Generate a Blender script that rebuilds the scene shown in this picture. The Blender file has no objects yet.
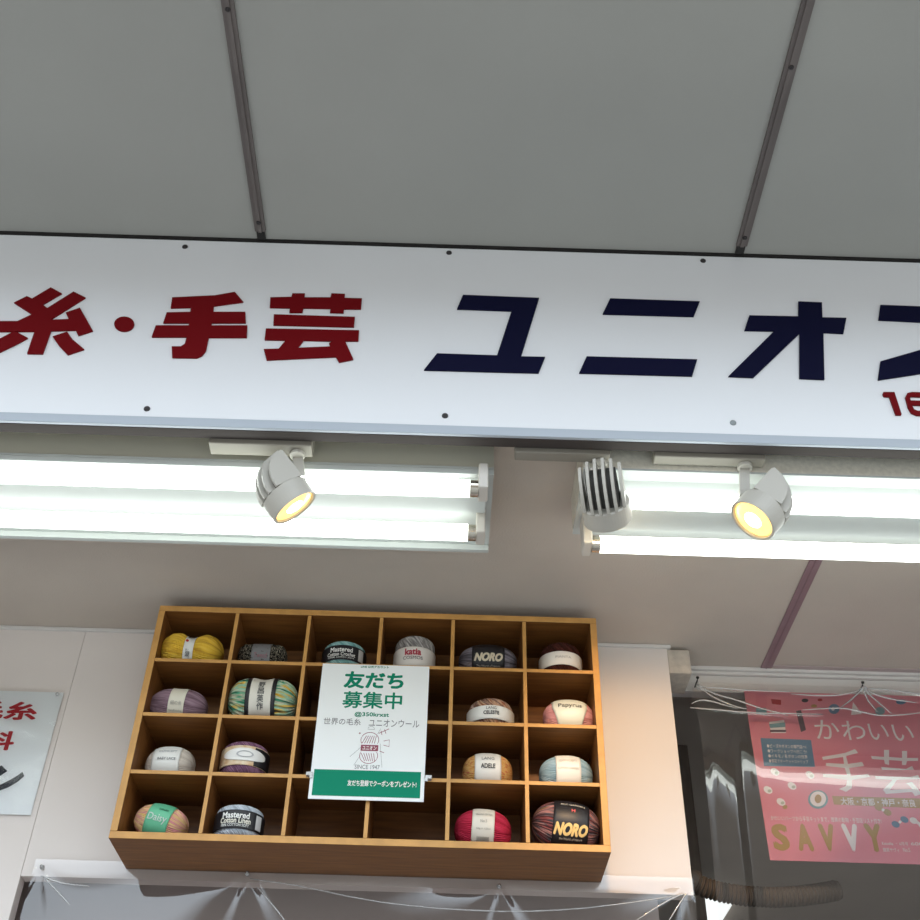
import bpy, bmesh, math, random
from mathutils import Vector, Matrix
from mathutils.geometry import tessellate_polygon
random.seed(7)
sc = bpy.context.scene
C = sc.collection
EYE = 1.6                                    # camera height above the pavement

# ------------------------------------------------------------------ camera
F = 1131.0                                   # focal length in pixels of a 920 px frame
az = Vector((37, 1364, -1131)).normalized()
ay = Vector((-32, -938, -1131)); ay = (ay - az * ay.dot(az)).normalized()
ax = ay.cross(az)
ROT = Matrix((ax, ay, az))                   # camera -> world
cam_data = bpy.data.cameras.new('camera')
cam_data.sensor_width = 36.0
cam_data.lens = F / 920 * 36
cam_data.clip_start = 0.02
cam = bpy.data.objects.new('camera', cam_data)
cam.matrix_world = Matrix.Translation((0, 0, EYE)) @ ROT.to_4x4()
C.objects.link(cam)
sc.camera = cam

# ------------------------------------------------------------------ world, exposure
sc.view_settings.view_transform = 'Standard'
sc.view_settings.look = 'None'
sc.view_settings.gamma = 1
sc.view_settings.use_curve_mapping = False
sc.view_settings.exposure = 1.1
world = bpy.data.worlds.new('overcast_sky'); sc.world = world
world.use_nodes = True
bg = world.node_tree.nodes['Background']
# overcast sky with a dark skyline band added to cut light and reflections inside
wn = world.node_tree
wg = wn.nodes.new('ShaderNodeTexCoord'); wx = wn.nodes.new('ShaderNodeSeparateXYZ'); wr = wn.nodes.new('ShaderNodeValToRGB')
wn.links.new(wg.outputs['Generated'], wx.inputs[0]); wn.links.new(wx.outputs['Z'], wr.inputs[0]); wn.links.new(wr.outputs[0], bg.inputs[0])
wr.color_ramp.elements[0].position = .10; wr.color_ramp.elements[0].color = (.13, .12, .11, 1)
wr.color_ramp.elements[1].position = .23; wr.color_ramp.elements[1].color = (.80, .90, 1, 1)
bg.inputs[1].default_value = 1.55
TUBE_POWER = 2.4
SPOT_POWER = 5.5

# ------------------------------------------------------------------ helpers
def ray(px, py):
    return ROT @ Vector((px - 460, 460 - py, -F))
def at(px, py, y):
    d = ray(px, py); d = d * (y / d.y); return Vector((d.x, d.y, d.z + EYE))
def atz(px, py, z):
    d = ray(px, py); d = d * (z / d.z); return Vector((d.x, d.y, d.z + EYE))

def mat(name, col, rough=.5, metal=0, var=None, bump=None, emit=None, spec=None, stretch=(1, 1, 1), col2=None, coat=0):
    m = bpy.data.materials.new(name); m.use_nodes = True
    nt = m.node_tree; b = nt.nodes['Principled BSDF']
    b.inputs['Base Color'].default_value = (*col, 1)
    b.inputs['Roughness'].default_value = rough
    b.inputs['Metallic'].default_value = metal
    if spec is not None: b.inputs['Specular IOR Level'].default_value = spec
    if coat: b.inputs['Coat Weight'].default_value = coat
    tc = mp = None
    if var or bump:
        tc = nt.nodes.new('ShaderNodeTexCoord'); mp = nt.nodes.new('ShaderNodeMapping')
        mp.inputs['Scale'].default_value = stretch
        nt.links.new(tc.outputs['Object'], mp.inputs['Vector'])
    if var:
        n = nt.nodes.new('ShaderNodeTexNoise'); n.inputs['Scale'].default_value = var[0]; n.inputs['Detail'].default_value = 5
        nt.links.new(mp.outputs[0], n.inputs['Vector'])
        r = nt.nodes.new('ShaderNodeValToRGB')
        c2 = col2 or tuple(c * (1 - var[1]) for c in col)
        r.color_ramp.elements[0].position = .3; r.color_ramp.elements[1].position = .7
        r.color_ramp.elements[0].color = (*c2, 1); r.color_ramp.elements[1].color = (*col, 1)
        nt.links.new(n.outputs[0], r.inputs[0]); nt.links.new(r.outputs[0], b.inputs['Base Color'])
    if bump:
        n2 = nt.nodes.new('ShaderNodeTexNoise'); n2.inputs['Scale'].default_value = bump[0]; n2.inputs['Detail'].default_value = 4
        nt.links.new(mp.outputs[0], n2.inputs['Vector'])
        bp = nt.nodes.new('ShaderNodeBump'); bp.inputs['Strength'].default_value = bump[1]; bp.inputs['Distance'].default_value = .002
        nt.links.new(n2.outputs[0], bp.inputs['Height']); nt.links.new(bp.outputs[0], b.inputs['Normal'])
    if emit:
        b.inputs['Emission Color'].default_value = (*emit[0], 1); b.inputs['Emission Strength'].default_value = emit[1]
    return m

def film_mat(name, base=.05, rough=.06, haze=.03, tint=(1, 1, 1)):
    m = bpy.data.materials.new(name); m.use_nodes = True
    nt = m.node_tree; nt.nodes.remove(nt.nodes['Principled BSDF'])
    out = nt.nodes['Material Output']
    tr = nt.nodes.new('ShaderNodeBsdfTransparent'); tr.inputs[0].default_value = (*tint, 1)
    gl = nt.nodes.new('ShaderNodeBsdfGlossy'); gl.inputs['Roughness'].default_value = rough
    df = nt.nodes.new('ShaderNodeBsdfDiffuse'); df.inputs[0].default_value = (.8, .8, .8, 1)
    lw = nt.nodes.new('ShaderNodeFresnel'); lw.inputs[0].default_value = 1.5
    ad = nt.nodes.new('ShaderNodeMath'); ad.operation = 'MULTIPLY_ADD'; ad.inputs[1].default_value = 1.7; ad.inputs[2].default_value = base
    nt.links.new(lw.outputs[0], ad.inputs[0])
    m1 = nt.nodes.new('ShaderNodeMixShader'); m1.inputs[0].default_value = haze
    nt.links.new(tr.outputs[0], m1.inputs[1]); nt.links.new(df.outputs[0], m1.inputs[2])
    m2 = nt.nodes.new('ShaderNodeMixShader')
    nt.links.new(ad.outputs[0], m2.inputs[0]); nt.links.new(m1.outputs[0], m2.inputs[1]); nt.links.new(gl.outputs[0], m2.inputs[2])
    nt.links.new(m2.outputs[0], out.inputs[0])
    return m

ORIGIN = {}
def tag(o, label=None, cat=None, group=None, kind=None):
    if label: o['label'] = label
    if cat: o['category'] = cat
    if group: o['group'] = group
    if kind: o['kind'] = kind
    return o
def empty(name, loc, label, cat, group=None):
    o = bpy.data.objects.new(name, None); o.location = loc; o.empty_display_size = .02
    C.objects.link(o); ORIGIN[o.name] = Vector(loc)
    return tag(o, label, cat, group)
def obj(name, bm, material, parent=None, smooth=False, label=None):
    """link bm (world coordinates) as one mesh object"""
    org = ORIGIN[parent.name] if parent is not None else None
    if org is None:
        bm.verts.ensure_lookup_table()
        xs = [v.co for v in bm.verts]
        org = Vector((sum(v.x for v in xs) / len(xs), sum(v.y for v in xs) / len(xs), min(v.z for v in xs)))
    for v in bm.verts: v.co -= org
    me = bpy.data.meshes.new(name)
    bm.to_mesh(me); bm.free()
    for mm in (material if isinstance(material, (list, tuple)) else [material]): me.materials.append(mm)
    if smooth:
        for p in me.polygons: p.use_smooth = True
    o = bpy.data.objects.new(name, me); C.objects.link(o)
    ORIGIN[o.name] = org
    if parent is None: o.location = org
    else: o.parent = parent
    if label: o['label'] = label
    return o
def struct(name, bm, m, parent=None):
    o = obj(name, bm, m, parent)
    if parent is None: o['kind'] = 'structure'
    return o

def box(x0, x1, y0, y1, z0, z1, bevel=0, bm=None):
    b = bmesh.new()
    bmesh.ops.create_cube(b, size=1)
    for v in b.verts:
        v.co = Vector(((x0 + x1) / 2 + v.co.x * (x1 - x0), (y0 + y1) / 2 + v.co.y * (y1 - y0), (z0 + z1) / 2 + v.co.z * (z1 - z0)))
    if bevel:
        bmesh.ops.bevel(b, geom=list(b.edges), offset=bevel, segments=2, affect='EDGES', profile=.5)
    return join(bm, b)
def front_edged(bm, y):
    """second material slot on the faces that look out at the street"""
    for f in bm.faces:
        f.normal_update()
        if f.normal.y < -.9: f.material_index = 1
    return bm
def join(bm, b):
    if bm is None: return b
    me = bpy.data.meshes.new('tmp'); b.to_mesh(me); b.free(); bm.from_mesh(me); bpy.data.meshes.remove(me)
    return bm
def frame_of(d):
    d = d.normalized()
    u = d.cross(Vector((0, 0, 1)) if abs(d.z) < .9 else Vector((1, 0, 0))).normalized()
    return d, u, d.cross(u)
def lathe(p, d, prof, seg=32, bm=None):
    """prof: list of (along d, radius); radius 0 closes the end"""
    b = bm or bmesh.new(); d, u, w = frame_of(d); rings = []
    for a, r in prof:
        if r <= 1e-6: rings.append([b.verts.new(p + d * a)])
        else: rings.append([b.verts.new(p + d * a + (u * math.cos(2 * math.pi * i / seg) + w * math.sin(2 * math.pi * i / seg)) * r) for i in range(seg)])
    for A, B in zip(rings, rings[1:]):
        for i in range(seg):
            j = (i + 1) % seg
            if len(A) == 1 and len(B) == 1: continue
            if len(A) == 1: b.faces.new((A[0], B[i], B[j]))
            elif len(B) == 1: b.faces.new((A[i], B[0], A[j]))
            else: b.faces.new((A[i], B[i], B[j], A[j]))
    bmesh.ops.recalc_face_normals(b, faces=b.faces)
    return b
def cyl(p0, p1, r, seg=24, bm=None):
    L = (p1 - p0).length
    return lathe(p0, p1 - p0, [(0, 0), (0, r), (L, r), (L, 0)], seg, bm)
def tube(pts, rad, seg=12, bm=None):
    b = bm or bmesh.new(); rings = []; n = len(pts)
    up = Vector((0, 0, 1))
    for i, p in enumerate(pts):
        d = (pts[min(i + 1, n - 1)] - pts[max(i - 1, 0)]).normalized()
        u = d.cross(up if abs(d.z) < .95 else Vector((1, 0, 0))).normalized(); w = d.cross(u)
        r = rad[i] if isinstance(rad, (list, tuple)) else rad
        rings.append([b.verts.new(p + (u * math.cos(2 * math.pi * k / seg) + w * math.sin(2 * math.pi * k / seg)) * r) for k in range(seg)])
    for A, B in zip(rings, rings[1:]):
        for k in range(seg): b.faces.new((A[k], B[k], B[(k + 1) % seg], A[(k + 1) % seg]))
    b.faces.new(rings[0]); b.faces.new(rings[-1])
    bmesh.ops.recalc_face_normals(b, faces=b.faces)
    return b
def prism(pts, dvec, bm=None):
    """closed polygon of 3D points, extruded by dvec"""
    b = bmesh.new()
    A = [b.verts.new(p) for p in pts]; B = [b.verts.new(p + dvec) for p in pts]
    n = len(pts)
    for T in tessellate_polygon([[Vector(p) for p in pts]]):
        b.faces.new([A[k] for k in T]); b.faces.new([B[k] for k in reversed(T)])
    for i in range(n): b.faces.new((A[i], A[(i + 1) % n], B[(i + 1) % n], B[i]))
    bmesh.ops.recalc_face_normals(b, faces=b.faces)
    return join(bm, b)
def text_bm(body, w=None, h=None, mapf=None, bold=0, thick=.0004, shear=0, bm=None, spacing=1):
    """lettering as mesh, fitted to a w x h box round the origin and mapped with mapf(x, y, z)"""
    cu = bpy.data.curves.new('lettering', 'FONT'); cu.body = body; cu.extrude = .02
    cu.resolution_u = 3; cu.shear = shear; cu.space_character = spacing
    o = bpy.data.objects.new('lettering_tmp', cu); C.objects.link(o)
    bpy.context.view_layer.update()
    ev = o.evaluated_get(bpy.context.evaluated_depsgraph_get())
    me = bpy.data.meshes.new_from_object(ev)
    bpy.data.objects.remove(o); bpy.data.curves.remove(cu)
    b = bmesh.new(); b.from_mesh(me); bpy.data.meshes.remove(me)
    if not b.verts: return join(bm, b)
    x0 = min(v.co.x for v in b.verts); x1 = max(v.co.x for v in b.verts)
    y0 = min(v.co.y for v in b.verts); y1 = max(v.co.y for v in b.verts)
    sx = w / (x1 - x0) if w else None; sy = h / (y1 - y0) if h else None
    sx = sx or sy; sy = sy or sx
    base = [((v.co.x - (x0 + x1) / 2) * sx, (v.co.y - (y0 + y1) / 2) * sy, thick if v.co.z > 0 else 0) for v in b.verts]
    shifts = [(0, 0)] if not bold else [(-1, -.5), (1, -.5), (-1, .5), (1, .5), (0, 1), (0, -1)]
    for k, (ox, oy) in enumerate(shifts):
        c = b.copy()
        c.verts.ensure_lookup_table()
        for v, (x, y, z) in zip(c.verts, base): v.co = mapf(x + ox * bold * sx, y + oy * bold * sy, z + (.00001 * k if z else 0))
        bm = join(bm, c)
    b.free()
    return bm
def wall_map(cx, cz, Y, roll=0):
    c, s = math.cos(roll), math.sin(roll)
    return lambda x, y, z: Vector((cx + x * c - y * s, Y - z, cz + x * s + y * c))
def text_px(body, px0, px1, py0, py1, Y, **k):
    """lettering filling a rectangle of the vertical plane y = Y"""
    a = at((px0 + px1) / 2, (py0 + py1) / 2, Y)
    w = (at(px1, (py0 + py1) / 2, Y) - at(px0, (py0 + py1) / 2, Y)).x
    h = (at((px0 + px1) / 2, py0, Y) - at((px0 + px1) / 2, py1, Y)).z
    return text_bm(body, w, h, wall_map(a.x, a.z, Y), **k)

# ------------------------------------------------------------------ materials
M = {}
M['soffit'] = mat('soffit_panel', (.375, .37, .34), .55, var=(3, .06), bump=(60, .05))
M['seam'] = mat('seam_metal', (.16, .135, .125), .5, var=(30, .3), stretch=(1, .2, 1))
M['black'] = mat('black_gap', (.015, .013, .012), .7)
M['screw'] = mat('screw_metal', (.05, .045, .045), .4, .6)
M['acrylic'] = mat('sign_acrylic', (.88, .89, .91), .35, var=(2, .03))
M['alu'] = mat('aluminium_rail', (.46, .50, .55), .5, .25)
M['brown_alu'] = mat('bronze_aluminium', (.045, .035, .031), .75)
M['red'] = mat('red_letter', (.16, .0012, .004), .6, spec=.1)
M['navy'] = mat('navy_letter', (.003, .0035, .026), .6, spec=.1)
M['ceil'] = mat('ceiling_wallpaper', (.60, .525, .455), .8, var=(6, .07), bump=(260, .35))
M['wall'] = mat('wall_panel', (.77, .70, .66), .6, var=(4, .03), bump=(90, .04))
M['trim'] = mat('white_moulding', (.72, .69, .66), .5)
M['mauve'] = mat('mauve_trim', (.30, .19, .21), .5, var=(20, .12))
M['beam'] = mat('weathered_wood', (.62, .55, .47), .7, var=(60, .25), bump=(80, .3))
M['inner'] = mat('dark_brown_wall', (.16, .13, .11), .7, var=(5, .2))
M['grey_panel'] = mat('grey_panel', (.44, .37, .35), .6)
M['pave'] = mat('pavement', (.33, .32, .30), .9, var=(8, .2))
M['fix_white'] = mat('white_enamel', (.52, .545, .525), .4)
M['fix_side'] = mat('olive_enamel', (.50, .48, .39), .5)
M['cream'] = mat('cream_enamel', (.86, .82, .70), .5, var=(120, .18))
M['socket'] = mat('cream_socket', (.66, .62, .56), .4)
M['cap'] = mat('lamp_cap', (.55, .50, .42), .25, 1)
M['tube'] = mat('fluorescent_tube', (.9, .9, .9), .3, emit=((.93, 1.0, .95), TUBE_POWER))
M['spot'] = mat('spot_housing', (.50, .475, .42), .42)
M['box'] = mat('driver_box_enamel', (.26, .24, .20), .5)
M['shaded_core'] = mat('shaded_core', (.05, .047, .042), .6)  # near-black colour puts the shade between the fins into the core
M['lens'] = mat('warm_lens', (.9, .7, .3), .2, emit=((1, .62, .16), .9))
M['led'] = mat('warm_led', (1, .9, .7), .2, emit=((1, .85, .55), 12))
M['paper'] = mat('white_paper', (.80, .82, .83), .5)
M['green'] = mat('green_ink', (.006, .22, .13), .6, spec=.1)
M['grey_ink'] = mat('grey_ink', (.20, .20, .21), .6, spec=.15)
M['red_ink'] = mat('red_ink', (.42, .02, .03), .6, spec=.15)
M['black_ink'] = mat('black_ink', (.02, .022, .035), .6, spec=.15)
M['plum_ink'] = mat('plum_ink', (.30, .08, .12), .6, spec=.15)
M['pink'] = mat('pink_paper', (.74, .24, .30), .45, var=(5, .05))
M['white_ink'] = mat('white_ink', (.82, .80, .78), .5)
M['gold_ink'] = mat('gold_ink', (.42, .28, .09), .6, spec=.15)
M['blue_ink'] = mat('blue_ink', (.12, .24, .36), .6, spec=.15)
M['teal_ink'] = mat('teal_ink', (.16, .33, .36), .5)
M['dark_ink'] = mat('dark_ink', (.09, .05, .07), .5)
M['sleeve'] = film_mat('clear_sleeve', -.045, .09, .005)
M['vinyl'] = film_mat('clear_vinyl', .04, .03, .012)
M['clear'] = film_mat('clear_plastic', .1, .15, .45)
M['nail'] = mat('black_nail', (.03, .028, .026), .4, .5)
M['hose'] = mat('brown_hose', (.105, .08, .06), .6, var=(40, .2))

def wood(name, stretch):
    m = mat(name, (.245, .097, .021), .5, var=(9, .3), stretch=stretch, col2=(.15, .055, .011), bump=(25, .08))
    return m
M['edge'] = mat('pale_wood_front', (.60, .31, .085), .5, var=(40, .2))  # paler wood for the board faces turned to the street
M['wood_x'] = wood('oak_along', (1.2, 14, 14))
M['wood_z'] = wood('oak_upright', (14, 14, 1.2))

# ------------------------------------------------------------------ setting
Z = lambda z: z + EYE
SX0, SX1 = -1.5, 1.7
struct('floor', box(-6, 6, -8, 4.7, -.1, 0), M['pave'])
# soffit over the pavement
CZ = Z(1.69)
struct('ceiling', box(SX0, SX1, .70, 1.397, CZ, CZ + .03), M['soffit'])
for i, x in enumerate((-.382, .527)):
    t = struct(f'trim_{i+1}', box(x - .010, x + .010, .72, 1.375, CZ - .006, CZ, bm=box(x - .0035, x + .0035, .72, 1.375, CZ - .009, CZ - .006)), M['seam'])
    struct('end_gap', box(x - .008, x + .008, 1.376, 1.396, CZ - .004, CZ), M['black'], t)
    for y in (1.352, .93 if i == 0 else 1.0, .75):
        s = lathe(Vector((x, y, CZ - .009)), Vector((0, 0, -1)), [(0, .0045), (.0015, .004), (.002, .0025), (.001, .0012), (.001, 0)], 12)
        obj('screw', s, M['screw'], t)
struct('roof', box(SX0 - .04, SX1 + .04, 1.4135, 4.7, Z(1.95), Z(1.99)), M['soffit'])
struct('wall_front', box(SX0 - .04, SX1 + .04, 1.4355, 1.4395, Z(1.271), Z(1.95), bm=box(SX0 - .04, SX1 + .04, 1.398, 1.4352, Z(1.6845), Z(1.95))), M['black'])
# shop ceiling
IZ = Z(1.27)
struct('ceiling_shop', box(SX0, SX1, 1.44, 4.6, IZ, IZ + .04), M['ceil'])
struct('trim_3', box(.693, .718, 1.45, 2.236, IZ - .003, IZ, .001, bm=box(.7045, .7065, 1.45, 2.236, IZ - .0045, IZ - .003)), M['mauve'])
struct('trim_4', box(.718, SX1, 2.212, 2.236, IZ - .003, IZ, .001), mat('pale_mauve_trim', (.46, .37, .36), .5))
# back wall of white panels
W = 2.145
WB = Z(.735)
xs = -.792
w_ = box(SX0, xs - .0005, W, W + .03, 0, Z(1.262))
struct('wall_back', box(xs + .0005, .47, W, W + .03, WB, Z(1.262), bm=w_), M['wall'])
struct('wall_seam', box(xs - .006, xs + .006, W + .0305, W + .034, WB, Z(1.262)), mat('seam_backing', (.55, .5, .47), .7))
struct('trim_5', box(SX0, .478, W - .006, W + .03, Z(1.2622), Z(1.2695), .001), M['trim'])
# beam end and header rail of the recess
struct('beam_end', box(.4705, .519, W + .002, 2.239, Z(1.205), Z(1.262), .002), M['beam'])
struct('trim_6', box(.472, SX1, 2.24, 2.27, Z(1.213), Z(1.253), .001), M['trim'])
r_ = box(.472, SX1, 2.232, 2.262, Z(1.2535), Z(1.2605), .001)
struct('trim_7', box(.472, SX1, 2.225, 2.262, Z(1.261), Z(1.2695), .001, bm=r_), M['trim'])
# room behind
struct('wall_inner', box(SX0, SX1, 4.6, 4.64, 0, IZ), M['inner'])
struct('wall_left', box(SX0 - .04, SX0, 1.44, 4.6, 0, IZ), M['inner'])
struct('wall_right', box(SX1, SX1 + .04, 1.44, 4.6, 0, IZ), M['inner'])
struct('wall_lower', box(-1.2, .43, 2.30, 2.32, 0, Z(.9)), M['grey_panel'])
struct('wall_partition', box(.475, .50, 2.30, 3.2, 0, Z(1.2)), M['inner'])

# ------------------------------------------------------------------ fascia sign
SY = 1.40
sign = empty('shop_sign', (0, SY, Z(1.2)), 'long white fascia sign with red and navy raised letters above the lights', 'sign')
obj('sign_panel', box(SX0, SX1, SY, SY + .012, Z(1.231), Z(1.682)), M['acrylic'], sign)
obj('bottom_rail', box(SX0, SX1, SY - .004, SY + .0025, Z(1.2120), Z(1.2305), .001), M['alu'], sign)
obj('underside_strip', box(SX0, SX1, SY + .003, SY + .0255, Z(1.2118), Z(1.2305), .001), M['brown_alu'], sign)
struct('fascia_back', box(SX0, SX1, SY + .013, SY + .0245, Z(1.231), Z(1.68)), M['black'])
for px, py in ((185, 247), (449, 253), (703, 261), (147, 409), (445, 416)):
    p = at(px, py, SY)
    obj('bolt', lathe(p, Vector((0, -1, 0)), [(0, .0055), (.002, .005), (.0032, .003), (.0032, 0)], 14), M['screw'], sign)
p = at(733, 423, SY)
obj('bolt', lathe(p, Vector((0, -1, 0)), [(0, .0055), (.002, .005), (.0032, .003), (.0032, 0)], 14), mat('grey_bolt', (.3, .33, .33), .4, .5), sign, label='grey bolt')

def glyph(polys, m, name='character', label=None, sx=1, sy=1, ox=0, oy=0):
    b = None
    for k, P in enumerate(polys):
        pts = [at(ox + x / sx, oy + y / sy, SY) for x, y in P]
        pts = [Vector((q.x, SY - .0002, q.z)) for q in pts]
        b = prism(pts, Vector((0, -.0030 - .00003 * k, 0)), b)
    obj(name, b, m, sign, label=label)
glyph([[(-70,437),(150,437),(272,380),(120,282),(228,228),(272,248),(428,155),(520,205),(360,298),(398,328),(618,190),(718,240),(425,425),(578,420),(553,365),(672,325),(780,518),(658,557),(635,512),(430,518),(362,710),(230,708),(292,522),(-70,524)],
       [(115,524),(148,530),(237,578),(120,640),(0,697),(-110,735),(-160,665),(-60,618),(0,585),(105,530)],
       [(443,565),(565,525),(610,590),(707,672),(570,718),(500,645)]], M['red'], sx=8.364, sy=8.364, oy=270, label='red character for thread')
glyph([[(249 + 20 * math.cos(a * math.pi / 14), 210 + 14.5 * math.sin(a * math.pi / 14)) for a in range(28)]], M['red'], 'dot', sx=2, sy=2, oy=220, label='red middle dot')
glyph([[(345,157),(430,153),(470,146),(487,166),(428,174),(427,186),(491,186),(492,208),(424,208),(423,213),(495,213),(494,237),(418,237),(412,264),(405,273),(394,278),(345,277),(344,255),(362,255),(370,250),(374,236),(304,236),(312,213),(378,213),(379,208),(327,208),(334,187),(381,186),(382,177),(342,178)]], M['red'], sx=2, sy=2, oy=220, label='red character for hand')
glyph([[(541,157),(583,156),(585,149),(610,149),(609,157),(661,157),(663,149),(690,150),(689,158),(724,159),(722,180),(688,180),(687,188),(660,187),(661,179),(607,178),(605,187),(579,187),(580,178),(540,177)],
       [(548,191),(710,196),(708,216),(547,212)],
       ], M['red'], sx=2, sy=2, oy=220, label='red character for craft, upper strokes')
glyph([[(85,342),(798,356),(793,437),(690,437),(605,438),(375,432),(240,430),(75,428)],
       [(240,428),(375,430),(330,490),(578,480),(568,455),(605,436),(690,436),(755,578),(645,600),(620,558),(90,583),(68,500),(183,497)]], M['red'], 'character', sx=7.667, sy=7.667, ox=255, oy=285, label='red character for craft, lower strokes')
glyph([[(463,296),(539,299),(521,357.5),(545,358),(538.5,374),(424,371),(437,354.5),(497,356.5),(511.5,312),(457,310)]], M['navy'], label='navy letter, first of the name')
for bar in ([(300,159),(479,165),(467,195),(285,190)], [(253,275),(474,281),(464,314),(238,308)]):
    glyph([bar], M['navy'], 'character_stroke', sx=2, sy=2, ox=460, oy=220)
glyph([[(578,193),(676,195),(676,165),(723,167),(724,197),(772,198),(766,229),(726,227),(728,321),(678,319),(678,229),(586,317),(536,315),(628,224),(568,223)]], M['navy'], sx=2, sy=2, ox=460, oy=220, label='navy letter with a crossing post')
glyph([[(840,172),(945,176),(936,207),(836,202)], [(840,285),(920,262),(985,222),(1025,168),(1092,172),(1055,240),(985,290),(920,309),(835,322)]], M['navy'], sx=2, sy=2, ox=460, oy=220, label='navy letter cut by the frame edge')
glyph([[(340,375),(352,355),(520,355),(630,695),(620,705),(540,705),(440,427),(365,424),(348,405)]], M['red'], 'numeral', sx=15.33, sy=15.33, ox=860, oy=370)
def stroke(P, w):
    out = []
    for (x0, y0), (x1, y1) in zip(P, P[1:]):
        L = math.hypot(x1 - x0, y1 - y0); nx, ny = -(y1 - y0) / L * w / 2, (x1 - x0) / L * w / 2
        ex, ey = (x1 - x0) / L * w * .2, (y1 - y0) / L * w * .2
        out.append([(x0 - ex + nx, y0 - ey + ny), (x1 + ex + nx, y1 + ey + ny), (x1 + ex - nx, y1 + ey - ny), (x0 - ex - nx, y0 - ey - ny)])
    return out
glyph(stroke([(1010,395),(790,390),(740,400),(722,440),(760,580),(800,650),(870,678),(1010,680),(1050,650),(1030,560),(990,525),(770,520)], 68), M['red'], 'numeral', sx=15.33, sy=15.33, ox=860, oy=370)

# ------------------------------------------------------------------ fluorescent lights
def fluorescent(x0, x1, side, ty, tz, y0, y1, zp, label, ridge):
    t = empty('fluorescent_light', ((x0 + x1) / 2, (y0 + y1) / 2, Z(zp)), label, 'ceiling light', 'twin fluorescent lights on the shop ceiling')
    obj('housing', box(x0, x1, y0 + .001, y1 - .001, Z(zp + .004), IZ - .0005, .0015), side, t)
    # reflector plate with a raised ridge between the lamps and lips along the edges
    b = box(x0, x1, y0, y1, Z(zp), Z(zp + .004))
    if ridge:
        ym = sum(ty) / 2
        pr = [(ym - .040, zp), (ym - .027, zp - .022), (ym + .027, zp - .022), (ym + .040, zp)]
        b = prism([Vector((x0 + .012, y, Z(z))) for y, z in pr], Vector((x1 - x0 - .024, 0, 0)), b)
        for ya, yb in ((y0, y0 + .010), (y1 - .010, y1)):
            b = box(x0, x1, ya, yb, Z(zp - .012), Z(zp), .001, b)
    else:
        ym = sum(ty) / 2
        pr = [(ym - .050, zp), (ym - .030, zp - .045), (ym + .030, zp - .045), (ym + .050, zp)]
        b = prism([Vector((x0 + .03, y, Z(z))) for y, z in pr], Vector((x1 - x0 - .06, 0, 0)), b)
    obj('reflector', b, M['fix_white'], t)
    for y in ty:
        tb = obj('tube', cyl(Vector((x0 + .040, y, Z(tz))), Vector((x1 - .040, y, Z(tz))), .0150, 28), M['tube'], t, True)
        for xe, s in ((x0, 1), (x1, -1)):
            xa, xb = sorted((xe + s * .010, xe + s * .026))
            obj('socket', box(xa, xb, y - .021, y + .021, Z(tz - .012), Z(zp - .0002), .003, bm=None), M['socket'], t)
            c = cyl(Vector((xe + s * .026, y, Z(tz))), Vector((xe + s * .0402, y, Z(tz))), .0145, 24)
            obj('end_cap', c, M['cap'], tb)
    return t
fluorescent(-1.145, .064, M['fix_side'], (1.473, 1.597), 1.160, 1.469, 1.697, 1.200, 'left twin-tube ceiling light with ridged white reflector, ending above the wooden cubby', True)
fluorescent(.212, 1.42, M['cream'], (1.466, 1.592), 1.14, 1.452, 1.636, 1.192, 'right twin-tube ceiling light with lower hanging tubes, beside the mauve ceiling strip', False)

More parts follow.
